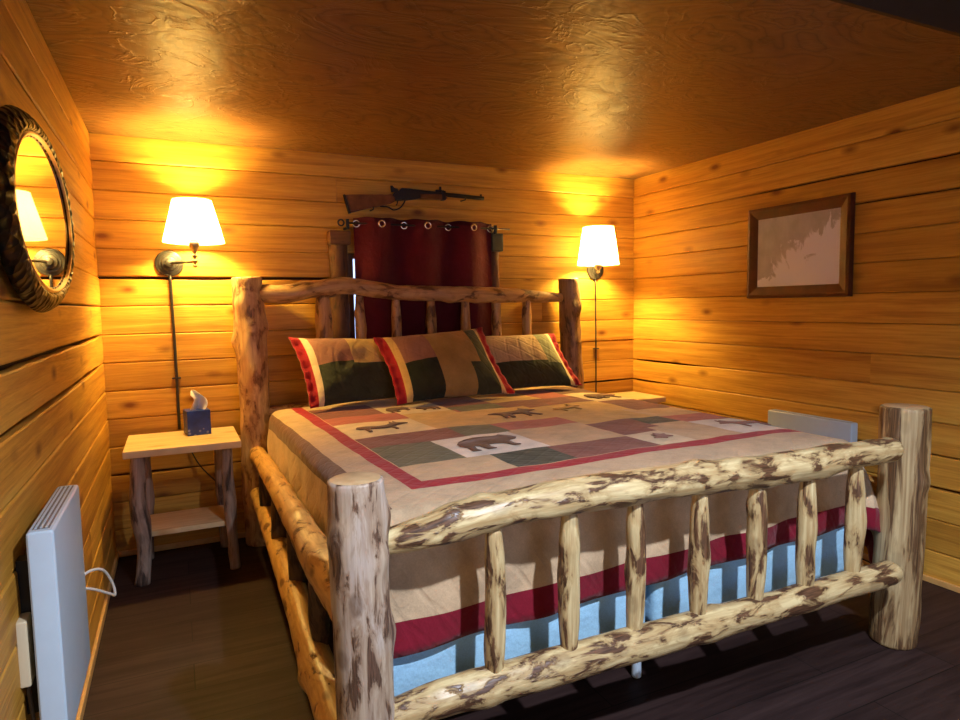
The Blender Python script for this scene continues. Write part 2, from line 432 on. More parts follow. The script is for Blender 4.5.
def board_wall(name, a0, a1, ncourse, place, mat=None, splits={}, gaps={}, hole=None, seed=1, zmax=None):
    """horizontal log boards. place(along, depth, z) -> world point; depth > 0 towards the room"""
    rnd = random.Random(seed)
    bm = bmesh.new()
    lwc = bm.verts.layers.float_vector.new('wc'); lt = bm.faces.layers.float.new('tone')
    def board(x0, x1, k):
        z0, z1 = k * CO, (k + 1) * CO
        if zmax: z1 = min(z1, zmax + .03)
        tone = rnd.random(); off = rnd.uniform(-.003, .002); bid = rnd.random() * 50
        n = max(2, int((x1 - x0) / .12))
        prof = [(-.03, 0), (-.004, 0), (0, .005), (.0015, .5), (0, -.005), (-.004, 1), (-.03, 1)]
        rows = []
        for i in range(n + 1):
            x = x0 + (x1 - x0) * i / n
            g0 = gaps.get(k, (.0016, 0, 0)); g1 = gaps.get(k + 1, (.0016, 0, 0))
            def gw(g):
                w = .0016
                if g[0] > w and g[1] <= x <= g[2]:
                    m = min(1, min(x - g[1], g[2] - x) / .25 + .15)
                    w = .0016 + (g[0] - .0016) * m * (.55 + .6 * abs(noise.noise(Vector((x * 3, k, seed)))))
                return w
            w0 = noise.noise(Vector((x * 1.1, k * 3.1, seed))) * .004; w1 = noise.noise(Vector((x * 1.1, (k + 1) * 3.1, seed))) * .004
            if k == 0: w0 = 0
            lo = z0 + w0 + gw(g0) * .5; hi = z1 + w1 - gw(g1) * 1.0
            row = []
            for d, f in prof:
                z = lo + f if 0 <= f < .1 and f not in (0,) else (hi + f if f < 0 else lo + (hi - lo) * f)
                v = bm.verts.new(place(x, d + off, z)); v[lwc] = Vector((x + bid, z, bid * 7)); row.append(v)
            rows.append(row)
        fs = []
        for i in range(n):
            for j in range(len(prof) - 1):
                fs.append(bm.faces.new((rows[i][j], rows[i + 1][j], rows[i + 1][j + 1], rows[i][j + 1])))
        fs.append(bm.faces.new(rows[0])); fs.append(bm.faces.new(list(reversed(rows[-1]))))
        for f in fs: f[lt] = tone
    for k in range(ncourse):
        cuts = [a0] + list(splits.get(k, [])) + [a1]
        for x0, x1 in zip(cuts[:-1], cuts[1:]):
            parts = [(x0 + .0008, x1 - .0008)]
            if hole and hole[2] <= k < hole[3]:
                parts = []
                if x0 < hole[0]: parts.append((x0, min(x1, hole[0])))
                if x1 > hole[1]: parts.append((max(x0, hole[1]), x1))
            for p in parts: board(*p, k)
    # dark backing behind the seams
    zt = zmax or ncourse * CO
    strips = [(a0, a1, 0, zt)] if not hole else [(a0, hole[0], 0, zt), (hole[1], a1, 0, zt), (hole[0], hole[1], 0, hole[2] * CO), (hole[0], hole[1], hole[3] * CO, zt)]
    for x0, x1, z0, z1 in strips:
        q = []
        for d in (-.034, -.10):
            q.append([bm.verts.new(place(x, d, z)) for x, z in ((x0, z0), (x1, z0), (x1, z1), (x0, z1))])
        fs = [bm.faces.new(q[0]), bm.faces.new(list(reversed(q[1])))]
        for i in range(4): fs.append(bm.faces.new((q[0][i], q[1][i], q[1][(i + 1) % 4], q[0][(i + 1) % 4])))
        for f in fs: f.material_index = 1
    bmesh.ops.recalc_face_normals(bm, faces=bm.faces[:])
    o = link_mesh(name, bm, [mat or M['wall'], M['gap']], smooth=False)
    return structure(o)

FHOLE = (.35, 2.35, 6, 15)
HOLE = (.955, 1.895, 6, 11)
board_wall('wall_back', XL - .09, XR + .09, 15, lambda a, d, z: Vector((a, YB - d, z)), splits={3: [1.2], 8: [2.3], 13: [.9]},
           gaps={10: (.016, XL - .2, 1.0), 9: (.004, 0, 1), 5: (.012, 2.3, 3.2), 3: (.012, -.4, .1)}, hole=HOLE, seed=3, zmax=ZC + .02)
board_wall('wall_left', YF - .09, YB + .09, 18, lambda a, d, z: Vector((XL + d, a, z)), splits={5: [.6], 9: [1.0], 2: [2.9], 12: [.4]},
           gaps={8: (.017, 1.2, 3.75), 7: (.019, 0.5, 3.6), 9: (.006, 2.3, 3.9), 13: (.009, 1.2, 3.9)}, seed=11, zmax=ZH + .02)
board_wall('wall_right', YF - .09, YB + .09, 18, lambda a, d, z: Vector((XR - d, a, z)), splits={4: [2.774, .9], 6: [2.03], 9: [.7], 12: [1.0], 3: [1.75]},
           gaps={6: (.014, 3.15, 3.9), 5: (.016, 3.45, 3.95), 13: (.009, .5, 2.9), 12: (.007, .6, 2.4), 4: (.006, 1, 2.5), 3: (.012, .7, 1.9)}, seed=23, zmax=ZH + .02)
board_wall('wall_front', XL - .09, XR + .09, 18, lambda a, d, z: Vector((a, YF + d, z)), mat=plain('white_bounce_boards', (.78, .79, .80, 1), .6, 0, var=.03), hole=FHOLE, seed=31, zmax=ZH + .02)  # unseen wall; its white is chosen to bounce neutral fill light

bm = bmesh.new(); add_box(bm, (XL - .05, YF - .05, -.08), (XR + .05, YB + .05, 0))
structure(link_mesh('floor', bm, M['floor'], smooth=False))
bm = bmesh.new(); add_box(bm, (XL - .0, YE, ZC), (XR + .0, YB, ZC + .05), .004)
structure(link_mesh('ceiling', bm, M['ceil'], smooth=False))
bm = bmesh.new(); add_box(bm, (XL - .05, YF - .05, ZH), (XR + .05, YE + .06, ZH + .06))
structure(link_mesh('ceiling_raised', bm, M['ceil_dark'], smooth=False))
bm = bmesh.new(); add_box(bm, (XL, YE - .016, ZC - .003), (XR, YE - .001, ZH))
structure(link_mesh('trim_1', bm, M['ceil_dark'], smooth=False))  # header strip; the shadow past the ceiling edge is in its dark colour
for nm, lo, hi in (('baseboard_left', (XL, YF, 0), (XL + .012, YB, .035)), ('baseboard_right', (XR - .014, YF, 0), (XR, YB, .026)), ('baseboard_back', (XL, YB - .012, 0), (XR, YB, .03))):
    bm = bmesh.new(); add_box(bm, lo, hi, .003)
    structure(link_mesh(nm, bm, M['trim_pine'], smooth=False))

# window behind the curtain
wz0, wz1 = 6 * CO, 11 * CO
win = bpy.data.objects.new('window_1', None); COL.objects.link(win); win.location = (1.425, YB + .06, wz0); structure(win)
bm = bmesh.new()
for lo, hi in (((.955, YB + .0, wz0), (.985, YB + .06, wz1)), ((1.865, YB + .0, wz0), (1.895, YB + .06, wz1)),
               ((.985, YB, wz0), (1.865, YB + .06, wz0 + .03)), ((.985, YB, wz1 - .03), (1.865, YB + .06, wz1)), ((1.41, YB + .01, wz0), (1.44, YB + .05, wz1))):
    add_box(bm, lo, hi, .003)
link_mesh('window_frame', bm, M['trim_old'], win, smooth=False)
bm = bmesh.new(); add_box(bm, (.98, YB + .028, wz0 + .02), (1.87, YB + .033, wz1 - .02))
link_mesh('pane', bm, M['glass'], win, smooth=False)

# added window in the unseen front wall, lets in sky as soft fill light
win2 = bpy.data.objects.new('fill_window', None); COL.objects.link(win2); win2.location = (1.35, YF - .05, 6 * CO); structure(win2)
bm = bmesh.new(); fz0, fz1 = 6 * CO, 15 * CO
for lo, hi in (((.35, YF - .08, fz0), (.40, YF + .01, fz1)), ((2.30, YF - .08, fz0), (2.35, YF + .01, fz1)), ((.40, YF - .08, fz0), (2.30, YF + .02, fz0 + .05)), ((.40, YF - .08, fz1 - .05), (2.30, YF + .01, fz1)), ((1.33, YF - .06, fz0), (1.37, YF, fz1))):
    add_box(bm, lo, hi, .004)
link_mesh('window_frame', bm, M['heater'], win2, smooth=False)
bm = bmesh.new(); add_box(bm, (.39, YF - .042, fz0 + .04), (2.31, YF - .036, fz1 - .04))
link_mesh('pane', bm, M['glass'], win2, smooth=False)

# weathered log trims either side of the window, each with its cap block
bm = bmesh.new(); tube(bm, [(.895, YB - .015, .78), (.893, YB - .015, 1.2), (.896, YB - .015, 1.70)], [.056, .054, .056], rough=.08, knots=4, lc=True)
t = structure(link_mesh('trim_2', bm, M['trim_old']))
bm = bmesh.new(); lay = bm.verts.layers.float_vector.new('lc'); add_box(bm, (.832, YB - .085, 1.672), (.957, YB - .0, 1.752), .008)
for v in bm.verts: v[lay] = v.co.zyx
link_mesh('cap_block', bm, M['trim_old'], t, smooth=False)
bm = bmesh.new(); tube(bm, [(1.925, YB - .012, .78), (1.925, YB - .012, 1.70)], .034, rough=.06, lc=True)
t = structure(link_mesh('trim_3', bm, M['trim_old']))
bm = bmesh.new(); add_box(bm, (1.882, YB - .075, 1.655), (1.966, YB, 1.772), .008)
link_mesh('cap_block', bm, M['dark_block'], t, smooth=False)

# ------------------------------------------------------------------ log bed
bed = thing('log_bed', (1.395, 2.58, 0), 'rustic king log bed frame with bark-flecked posts, rails and spindles', 'bed')
FLX, FRX, FY, HY = .3686, 2.423, 1.46, 3.715
def log(name, pts, rad, mat, seed, parent=bed, caps='bevel', rough=.07, knots=3, seg=24, cap=True, step=.02):
    bm = bmesh.new()
    tube(bm, pts, rad, seg=seg, caps=caps, rough=rough, knots=knots, seed=seed, capmat=1 if cap else 0, lc=True, step=step)
    o = link_mesh(name, bm, [mat, M['end']], parent)
    return sharp(o, 50)

log('post', [(FLX + .003, FY, 0), (FLX, FY, .45), (FLX - .006, FY, .905)], [.067, .068, .069, .066], M['bed_post'], 3.1, rough=.035, knots=7, seg=36)
log('post', [(FRX - .006, FY + .01, 0), (FRX, FY, .45), (FRX + .006, FY, .905)], [.078, .081, .080, .083], M['bed_postr'], 8.7, rough=.035, knots=4, seg=36)
log('post', [(FLX + .01, HY, 0), (FLX + .008, HY, .7), (FLX - .004, HY, 1.478)], [.082, .088, .078, .084, .080], M['bed_head'], 12.4, rough=.07, knots=12, seg=32)
log('post', [(FRX + .02, HY, 0), (FRX + .03, HY, .7), (FRX + .006, HY, 1.478)], [.085, .088, .082, .072, .070], M['bed_postd'], 17.9, rough=.09, knots=10, seg=32)
# footboard
log('foot_top_rail', [(.435, 1.462, .738), (.541, 1.45, .750), (.721, 1.44, .776), (.936, 1.43, .787), (1.164, 1.42, .786), (1.457, 1.41, .780), (1.746, 1.40, .775), (2.021, 1.388, .782), (2.212, 1.374, .783)],
    [.030, .040, .045, .047, .050, .046, .047, .050, .044, .042], M['bed_rail'], 21.3, rough=.12, knots=12, cap=False, caps='dome', seg=28)
log('foot_bottom_rail', [(.435, 1.46, .300), (.585, 1.45, .316), (.813, 1.44, .318), (1.166, 1.42, .325), (1.465, 1.41, .326), (1.808, 1.40, .326), (2.235, 1.376, .340)],
    [.036, .045, .047, .050, .048, .046, .044, .042], M['bed_rail'], 25.6, rough=.08, knots=6, cap=False, caps='dome', seg=28)
for i, (x, r) in enumerate([(.712, .0265), (.938, .028), (1.155, .0265), (1.389, .0285), (1.618, .0285), (1.838, .0285), (2.064, .0285)]):
    y = 1.447 - (x - .6) * .034
    zt = [.735, .744, .744, .738, .735, .735, .738][i]
    log('spindle', [(x - .004, y, .352), (x + .003 * (-1) ** i, y, .55), (x, y, zt - .012)], [r * .84, r * 1.02, r * 1.06, r * 1.03, r, r * .8], M['bed_log'], 31 + i * 2.3, caps='dome', rough=.06, knots=2, seg=18, cap=False)
# headboard
log('head_top_rail', [(.448, HY - .02, 1.388), (.56, HY - .03, 1.385), (.70, HY - .03, 1.408), (.85, HY - .03, 1.430), (1.0, HY - .03, 1.418), (1.231, HY - .03, 1.387), (1.50, HY - .03, 1.380), (1.763, HY - .03, 1.372), (2.0, HY - .025, 1.365), (2.36, HY, 1.348)],
    [.052, .050, .046, .048, .046, .044, .046, .050, .044, .030], M['bed_headrail'], 51.2, rough=.12, knots=10, cap=False, caps='dome')
for i, (x, r) in enumerate([(.765, .048), (.976, .030), (1.195, .030), (1.419, .030), (1.648, .030), (1.866, .030), (2.088, .032)]):
    log('spindle', [(x, HY - .01, .80), (x + .004, HY - .015, 1.1), (x, HY - .02, 1.37)], [r * .9, r, r * 1.02, r, r * .75], M['bed_headrail'], 60 + i * 1.7, rough=.08, knots=3, seg=16, cap=False)
log('head_bottom_rail', [(FLX, HY, .72), (1.4, HY, .73), (FRX, HY, .72)], .045, M['bed_head'], 71, rough=.08, knots=4, cap=False)
# side rails and their short spindles
for sx, x0, dx in ((1, .36, 0), (-1, FRX, 0)):
    xx = lambda x: x if sx == 1 else FLX + FRX - x
    log('side_rail', [(xx(.372), 3.71, .515), (xx(.364), 3.1, .545), (xx(.360), 2.4, .552), (xx(.354), 1.9, .556), (xx(.360), 1.46, .56)], [.042, .044, .045, .048, .056, .052], M['bed_side'], 74 + sx, rough=.09, knots=10, cap=False)
    log('side_rail', [(xx(.365), 3.71, .300), (xx(.360), 3.2, .292), (xx(.352), 2.5, .262), (xx(.340), 1.9, .214), (xx(.340), 1.46, .185)], [.040, .045, .048, .052, .055], M['bed_side'], 79 + sx, rough=.07, knots=8, cap=False)
    for i, y in enumerate((3.28, 2.84, 2.40, 1.98)):
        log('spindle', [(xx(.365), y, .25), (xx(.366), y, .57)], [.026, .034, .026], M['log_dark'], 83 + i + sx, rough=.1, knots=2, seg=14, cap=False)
for y in (1.72, 2.2, 2.7, 3.2, 3.5):
    bm = bmesh.new(); add_box(bm, (.37, y - .05, .213), (2.42, y + .05, .238), .003)
    link_mesh('slat', bm, M['gap'], bed, smooth=False)

# ------------------------------------------------------------------ mattress, box springs
MX0, MX1, MY0, MY1 = .435, 2.355, 1.585, 3.60
def soft_block(lo, hi, rad, amp, seed, n=26):
    bm = bmesh.new(); add_box(bm, lo, hi, rad, 4)
    bmesh.ops.subdivide_edges(bm, edges=[e for e in bm.edges if e.calc_length() > .25], cuts=8, use_grid_fill=True)
    bm.normal_update()
    for v in bm.verts: v.co += v.normal * amp * noise.noise(v.co * 4 + Vector((seed, 0, 0)))
    return bm
tag(link_mesh('mattress', soft_block((MX0, MY0, .519), (MX1, MY1, .752), .05, .004, 1), M['mattress']),
    'thick white king mattress lying under the patchwork quilt on the log bed', 'mattress')
for i, (x0, x1, lab) in enumerate(((.450, 1.338, 'pale blue box spring under the left half of the log bed'), (1.366, 2.335, 'pale blue box spring under the right half of the log bed'))):
    t = thing('box_spring', ((x0 + x1) / 2, 2.59, .24), lab, 'box spring', 'box springs under the mattress')
    link_mesh('body', soft_block((x0, 1.592, .24), (x1, 3.595, .512), .028, .003, 4 + i), M['ticking'], t)
    if i == 1:
        for y in (1.72, 3.4):
            bm = bmesh.new(); lathe(bm, [(.014, 0), (.017, .004), (.017, .21), (.022, .21), (.022, .243)], (1.397, y, 0), seg=14)
            sharp(link_mesh('leg', bm, M['heater'], t))

# ------------------------------------------------------------------ quilt
QO = Vector((.60, 1.75)); QA = R(1.8)
def q_flat(s, t):
    return QO.x + s * math.cos(QA) - t * math.sin(QA), QO.y + s * math.sin(QA) + t * math.cos(QA)
QTOP = .772
QX0, QX1, QY0 = .428, 2.362, 1.578
def q_pos(s, t, lift=0.0):
    X, Y = q_flat(s, t)
    dx = max(0, QX0 + .05 - X) if X < 1.4 else max(0, X - QX1 + .05)
    sx = -1 if X < 1.4 else 1
    dy = max(0, QY0 + .05 - Y)
    bx = min(max(X, QX0 + .05), QX1 - .05); by = max(Y, QY0 + .05)
    d = math.hypot(dx, dy)
    wr = .005 * noise.noise(Vector((X * 3, Y * 3, 1))) + .004 * noise.noise(Vector((X * 8, Y * 8, 4)))
    z = QTOP + wr + lift
    edge = min(1, min(bx - QX0, QX1 - bx) / .3) if True else 1
    z -= .012 * (1 - max(0, min(1, min((X - QX0) / .35, (QX1 - X) / .35, (Y - QY0) / .3)))) ** 2
    if d <= 1e-6: return Vector((X, Y, z))
    ux, uy = sx * dx / d, -dy / d
    r = .05; L = r * math.pi / 2
    if d < L:
        a = d / r; out = r * math.sin(a); dn = r * (1 - math.cos(a))
    else:
        h = d - L
        fl = .10 if (dy > 0 and dx > 0 and sx > 0) else .012
        out = r + fl * min(1, h / .2) + (.010 * noise.noise(Vector((X * 5, Y * 5, 9))) + .008 * math.sin((X - Y) * 17)) * min(1, h / .12)
        dn = r + h
    return Vector((bx + ux * (out + lift), by + uy * (out + lift), z - dn))

PATCH = [  # s0, t0, s1, t1, fabric
    (.06, .07, .40, .27, 'f_tan'), (.40, .07, .64, .27, 'f_dgreen'), (.64, .07, 1.02, .27, 'f_maroon'), (1.02, .07, 1.20, .29, 'f_cream'), (1.20, .07, 1.46, .35, 'f_tan'), (1.46, .07, 1.80, .38, 'f_white'),
    (.06, .27, .31, .60, 'f_green'), (.31, .27, .66, .60, 'f_white'), (.66, .27, 1.03, .60, 'f_tan'), (1.03, .29, 1.27, .56, 'f_maroon'), (1.27, .41, 1.45, .56, 'f_dgreen'), (1.20, .35, 1.46, .41, 'f_tan'), (1.45, .38, 1.80, .55, 'f_pink'),
    (.06, .60, .47, .80, 'f_maroon'), (.47, .60, .68, .80, 'f_green'), (.68, .62, 1.04, .80, 'f_pink'), (1.04, .56, 1.42, .80, 'f_gold'), (1.42, .55, 1.80, .76, 'f_tan'),
    (.06, .80, .43, 1.14, 'f_cream'), (.43, .78, .70, 1.25, 'f_gold'), (.70, .80, 1.08, 1.17, 'f_gold'), (1.08, .80, 1.50, 1.10, 'f_gold'), (1.50, .76, 1.80, 1.08, 'f_maroon'),
    (.06, 1.14, .43, 1.33, 'f_pink'), (.43, 1.14, .72, 1.25, 'f_pink'), (.37, 1.25, .70, 1.58, 'f_cream'), (.70, 1.18, .98, 1.32, 'f_green'), (.70, 1.32, .98, 1.66, 'f_maroon'), (.98, 1.10, 1.50, 1.33, 'f_maroon'), (.98, 1.33, 1.30, 1.66, 'f_gold'),
    (.06, 1.33, .37, 1.66, 'f_maroon'), (1.30, 1.33, 1.50, 1.72, 'f_pink'), (1.50, 1.08, 1.80, 1.42, 'f_cream'), (1.50, 1.42, 1.80, 1.72, 'f_brown')]
S0, S1, T0, T1 = -.515, 2.18, -.525, 1.80
HEM = .088
qmats = ['f_side', 'f_red', 'f_wine', 'f_brown', 'f_tan', 'f_gold', 'f_cream', 'f_white', 'f_maroon', 'f_pink', 'f_green', 'f_dgreen']
def q_fab(s, t):
    if s < S0 + HEM or s > S1 - HEM or t < T0 + HEM: return 'f_wine'
    if 0 <= s <= 1.86 and t >= 0:
        if s < .056 or s > 1.80 or t < .065: return 'f_red'
        for a, b, c, d, m in PATCH:
            if a <= s <= c and b <= t <= d: return m
        return 'f_tan'
    if -.185 <= s < -.105 and t > -.14: return 'f_brown'
    return 'f_side'
def cuts(base, lo, hi, step):
    b = sorted(set(round(x, 4) for x in base if lo <= x <= hi) | {lo, hi}); out = [b[0]]
    for a, c in zip(b[:-1], b[1:]):
        n = max(1, math.ceil((c - a) / step))
        out += [a + (c - a) * i / n for i in range(1, n + 1)]
    return out
ss = cuts([p[0] for p in PATCH] + [p[2] for p in PATCH] + [0, .056, 1.86, -.185, -.105, S0 + HEM, S1 - HEM], S0, S1, .026)
ts = cuts([p[1] for p in PATCH] + [p[3] for p in PATCH] + [0, .065, T0 + HEM], T0, T1, .026)
bm = bmesh.new()
def q_trim(s, t):   # the hem rises towards the head on the left side
    if s < -.2:
        k = max(0, min(1, (t - .2) / 1.4)); s = -.2 + (s + .2) * (1 - .30 * k)
    return s, t
G = [[bm.verts.new(q_pos(*q_trim(s, t))) for t in ts] for s in ss]
for i in range(len(ss) - 1):
    for j in range(len(ts) - 1):
        f = bm.faces.new((G[i][j], G[i + 1][j], G[i + 1][j + 1], G[i][j + 1]))
        f.material_index = qmats.index(q_fab((ss[i] + ss[i + 1]) / 2, (ts[j] + ts[j + 1]) / 2))
quilt = link_mesh('patchwork_quilt', bm, [M[m] for m in qmats])
sd = quilt.modifiers.new('thickness', 'SOLIDIFY'); sd.thickness = .012; sd.offset = -1
tag(quilt, 'patchwork lodge quilt with red framed blocks and animal shapes spread over the log bed', 'quilt')

BEAR = [(0, .42), (.03, .62), (.12, .80), (.25, .93), (.42, 1.0), (.58, .95), (.70, .90), (.80, .92), (.84, 1.0), (.89, .90), (.97, .74), (1.0, .60), (.95, .52), (.86, .50), (.80, .42), (.80, .20), (.84, .06), (.72, .02), (.68, .30), (.56, .36), (.42, .34), (.38, .12), (.42, 0), (.29, 0), (.24, .26), (.18, .30), (.14, .06), (.17, -.02), (.05, 0), (.06, .26)]
ELK = [(0, .55), (.05, .70), (.22, .74), (.45, .72), (.60, .78), (.70, .95), (.74, 1.25), (.77, 1.0), (.82, 1.3), (.84, 1.0), (.96, .86), (1.0, .74), (.90, .70), (.78, .64), (.70, .48), (.68, .02), (.63, .02), (.62, .40), (.42, .40), (.22, .42), (.20, .0), (.14, 0), (.13, .40), (.05, .42)]
WOLF = [(-.12, .62), (0, .70), (.10, .78), (.35, .74), (.58, .78), (.72, .95), (.77, 1.1), (.82, .96), (.97, .82), (1.0, .72), (.86, .66), (.76, .55), (.84, .02), (.77, .02), (.66, .42), (.60, .02), (.54, .02), (.56, .42), (.34, .46), (.24, .02), (.17, .02), (.22, .40), (.08, 0), (.02, 0), (.10, .48), (.04, .58)]
LEAF = [(0, .3), (.25, .35), (.3, .8), (.5, .7), (.6, 1.0), (.75, .7), (1.0, .72), (.85, .45), (1.0, .2), (.6, .2), (.5, 0), (.35, .15)]
def applique(name, poly, s0, t0, w, h, mat, flip=False):
    bm = bmesh.new(); P = []
    n = len(poly)
    for i in range(n):
        a, b = poly[i], poly[(i + 1) % n]
        for k in range(3): P.append((a[0] + (b[0] - a[0]) * k / 3, a[1] + (b[1] - a[1]) * k / 3))
    vs = [bm.verts.new((x, y, 0)) for x, y in P]
    f = bm.faces.new(vs)
    bmesh.ops.triangulate(bm, faces=[f])
    bmesh.ops.subdivide_edges(bm, edges=[e for e in bm.edges if e.calc_length() > .25], cuts=1)
    for v in bm.verts:
        x = 1 - v.co.x if flip else v.co.x
        v.co = q_pos(s0 + x * w, t0 + v.co.y * h, .005)
    bmesh.ops.recalc_face_normals(bm, faces=bm.faces[:])
    if sum(f.normal.z for f in bm.faces) < 0: bmesh.ops.reverse_faces(bm, faces=bm.faces[:])
    o = link_mesh(name, bm, mat, quilt)
    m = o.modifiers.new('thickness', 'SOLIDIFY'); m.thickness = .003; m.offset = -1
applique('bear_applique', BEAR, .355, .335, .265, .205, M['f_brown'])
applique('elk_applique', ELK, .12, .90, .25, .15, M['f_brown'])
applique('wolf_applique', WOLF, .81, .88, .25, .20, M['f_brown'])
applique('moose_applique', ELK, 1.53, .16, .23, .13, M['f_mauve'], True)
applique('bear_applique', BEAR, .40, 1.33, .13, .14, M['f_brown'])
applique('bear_applique', BEAR, .55, 1.30, .12, .10, M['f_brown'], True)
applique('leaf_applique', LEAF, 1.075, .14, .09, .10, M['f_mauve'])
applique('bear_applique', BEAR, 1.54, 1.14, .22, .20, M['f_brown'])
applique('deer_applique', ELK, 1.13, .88, .18, .14, M['f_olive'])

# ------------------------------------------------------------------ pillows
def pillow(label, B0, B1, T0, T1, th, patches, ends, seed):
    """front face split into patches (u0,v0,u1,v1,fabric); ends = (left fabric, stripe, right stripe, right fabric)"""
    B0, B1, T0, T1 = map(Vector, (B0, B1, T0, T1))
    nrm = ((B1 - B0).cross(T0 - B0)).normalized()      # towards the foot of the bed
    mats = []
    def mi(k):
        if k not in mats: mats.append(k)
        return mats.index(k)
    lf, ls, rs, rf = ends
    us = cuts([p[0] for p in patches] + [p[2] for p in patches] + [0.075, .12, .88, .925], 0, 1, .035)
    vs = cuts([p[1] for p in patches] + [p[3] for p in patches], 0, 1, .05)
    def fab(u, v):
        if lf and u < .075: return lf
        if ls and u < .12: return ls
        if rf and u > .925: return rf
        if rs and u > .88: return rs
        for a, b, c, d, m in patches:
            if a <= u <= c and b <= v <= d: return m
        return patches[0][4]
    bm = bmesh.new(); sides = []
    for sg in (1, -1):
        rows = []
        for u in us:
            row = []
            for v in vs:
                uu = (u - .065) / .87
                e = 0.0
                if 0 < uu < 1:
                    e = (max(0, 1 - abs(2 * uu - 1) ** 3.0) * max(0, 1 - abs(2 * v - 1) ** 2.6)) ** .55
                # gently hollow sides between the corners
                pu = u + .035 * (1 - abs(2 * v - 1) ** 2) * (1 - 2 * u) * abs(2 * u - 1)
                pv = v + .06 * (1 - abs(2 * u - 1) ** 2) * (1 - 2 * v) * abs(2 * v - 1) * 0.6
                p = (B0.lerp(B1, pu)).lerp(T0.lerp(T1, pu), pv)
                w = .012 * noise.noise(p * 9 + Vector((seed, 0, 0))) + .006 * noise.noise(p * 22 + Vector((seed, 0, 0)))
                edge = 0.006 * math.sin(v * 40 + seed) if (u < .06 or u > .94) else 0
                row.append(bm.verts.new(p + nrm * (sg * (th * e + .004) + w * (e if e > 0 else .3) + edge)))
            rows.append(row)
        for i in range(len(us) - 1):
            for j in range(len(vs) - 1):
                q = (rows[i][j], rows[i + 1][j], rows[i + 1][j + 1], rows[i][j + 1])
                f = bm.faces.new(q if sg == 1 else tuple(reversed(q)))
                f.material_index = mi(fab((us[i] + us[i + 1]) / 2, (vs[j] + vs[j + 1]) / 2))
        sides.append(rows)
    a, b = sides; n, m = len(us) - 1, len(vs) - 1
    ring = [(i, 0) for i in range(n)] + [(n, j) for j in range(m)] + [(i, m) for i in range(n, 0, -1)] + [(0, j) for j in range(m, 0, -1)]
    for k in range(len(ring)):
        (i, j), (i2, j2) = ring[k], ring[(k + 1) % len(ring)]
        f = bm.faces.new((a[i][j], b[i][j], b[i2][j2], a[i2][j2])); f.material_index = mi(fab(us[min(i, n)], vs[min(j, m)]))
    bmesh.ops.recalc_face_normals(bm, faces=bm.faces[:])
    o = link_mesh('pillow', bm, [M[k] for k in mats])
    tag(o, label, 'pillow', 'pillows on the log bed')
    return o
pillow('patchwork pillow sham leaning at the left end of the headboard, bright red edge', (.60, 3.30, .795), (1.22, 3.44, .795), (.545, 3.545, 1.150), (1.20, 3.60, 1.12), .085,
       [(.10, .52, .42, 1, 'f_mauve'), (.42, .48, 1, 1, 'f_gold'), (0, 0, 1, .52, 'f_dgreen')], ('f_red', 'f_cream', None, None), 1.0)
pillow('centre patchwork pillow sham leaning in front of the other two pillows', (1.03, 3.20, .795), (1.76, 3.26, .795), (.978, 3.44, 1.135), (1.64, 3.44, 1.172), .095,
       [(.12, .50, .38, 1, 'f_mauve'), (.38, .40, .76, 1, 'f_olive'), (.76, .55, .90, 1, 'f_dgreen'), (.12, 0, .38, .50, 'f_black'), (.38, 0, .66, .40, 'f_olive'), (.62, 0, .90, .56, 'f_dgreen')], ('f_red', 'f_gold', 'f_tan', 'f_red'), 5.0)
pillow('pale tan and sage pillow sham beside the right bedpost', (1.62, 3.42, .795), (2.285, 3.34, .795), (1.56, 3.62, 1.12), (2.215, 3.56, 1.118), .085,
       [(.10, .40, .72, 1, 'f_tan'), (.72, .36, .92, 1, 'f_sage'), (.10, 0, .92, .40, 'f_dgreen')], (None, None, 'f_cream', 'f_red'), 9.0)

# ------------------------------------------------------------------ nightstands
def wc_fill(bm, along=0):
    l1 = bm.verts.layers.float_vector.get('wc') or bm.verts.layers.float_vector.new('wc')
    l2 = bm.faces.layers.float.get('tone') or bm.faces.layers.float.new('tone')
    for v in bm.verts: v[l1] = Vector((v.co.x, v.co.y, v.co.z * .2))
    for f in bm.faces: f[l2] = .9
def nightstand(x0, x1, y0, y1, z, label, seed):
    cx, cy = (x0 + x1) / 2, (y0 + y1) / 2
    t = thing('nightstand', (cx, cy, 0), label, 'nightstand', 'log nightstands beside the bed')
    bm = bmesh.new(); add_box(bm, (x0, y0, z - .036), (x1, y1, z), .007, 3)
    bmesh.ops.subdivide_edges(bm, edges=[e for e in bm.edges if e.calc_length() > .3], cuts=6)
    for v in bm.verts:
        if v.co.y < y0 + .012: v.co.y += .006 * noise.noise(Vector((v.co.x * 7, seed, 0)))
    wc_fill(bm); sharp(link_mesh('tabletop', bm, M['top_wood'], t))
    lx0, lx1, ly0, ly1 = x0 + .06, x1 - .065, y0 + .055, y1 - .065
    for k, (x, y, dx, dy) in enumerate(((lx0, ly0, -.012, -.005), (lx1, ly0, .012, -.005), (lx0 + .015, ly1, -.01, .005), (lx1 - .02, ly1, .01, .005))):
        r = .034 if k == 0 else .026
        bm = bmesh.new(); tube(bm, [(x + dx, y + dy, 0), (x + dx * .4 + (.012 if k == 0 else .0), y, z * .33), (x - (.012 if k == 0 else 0), y, z * .62), (x, y, z - .03)], [r * 1.0, r * .92, r * 1.15, r, r * .9], seg=16, rough=.12, knots=5, seed=seed + k * 3.3, lc=True, caps='flat')
        link_mesh('leg', bm, M['stand_log'], t)
    bm = bmesh.new(); add_box(bm, (lx0 - .005, y0 + .075, .215), (lx1 + .005, y1 - .08, .242), .005)
    wc_fill(bm); sharp(link_mesh('shelf', bm, M['top_wood'], t))
nightstand(-.250, .268, 3.350, 3.805, .657, 'small log nightstand with pale pine top in the left corner, holding the tissue box', 2.0)
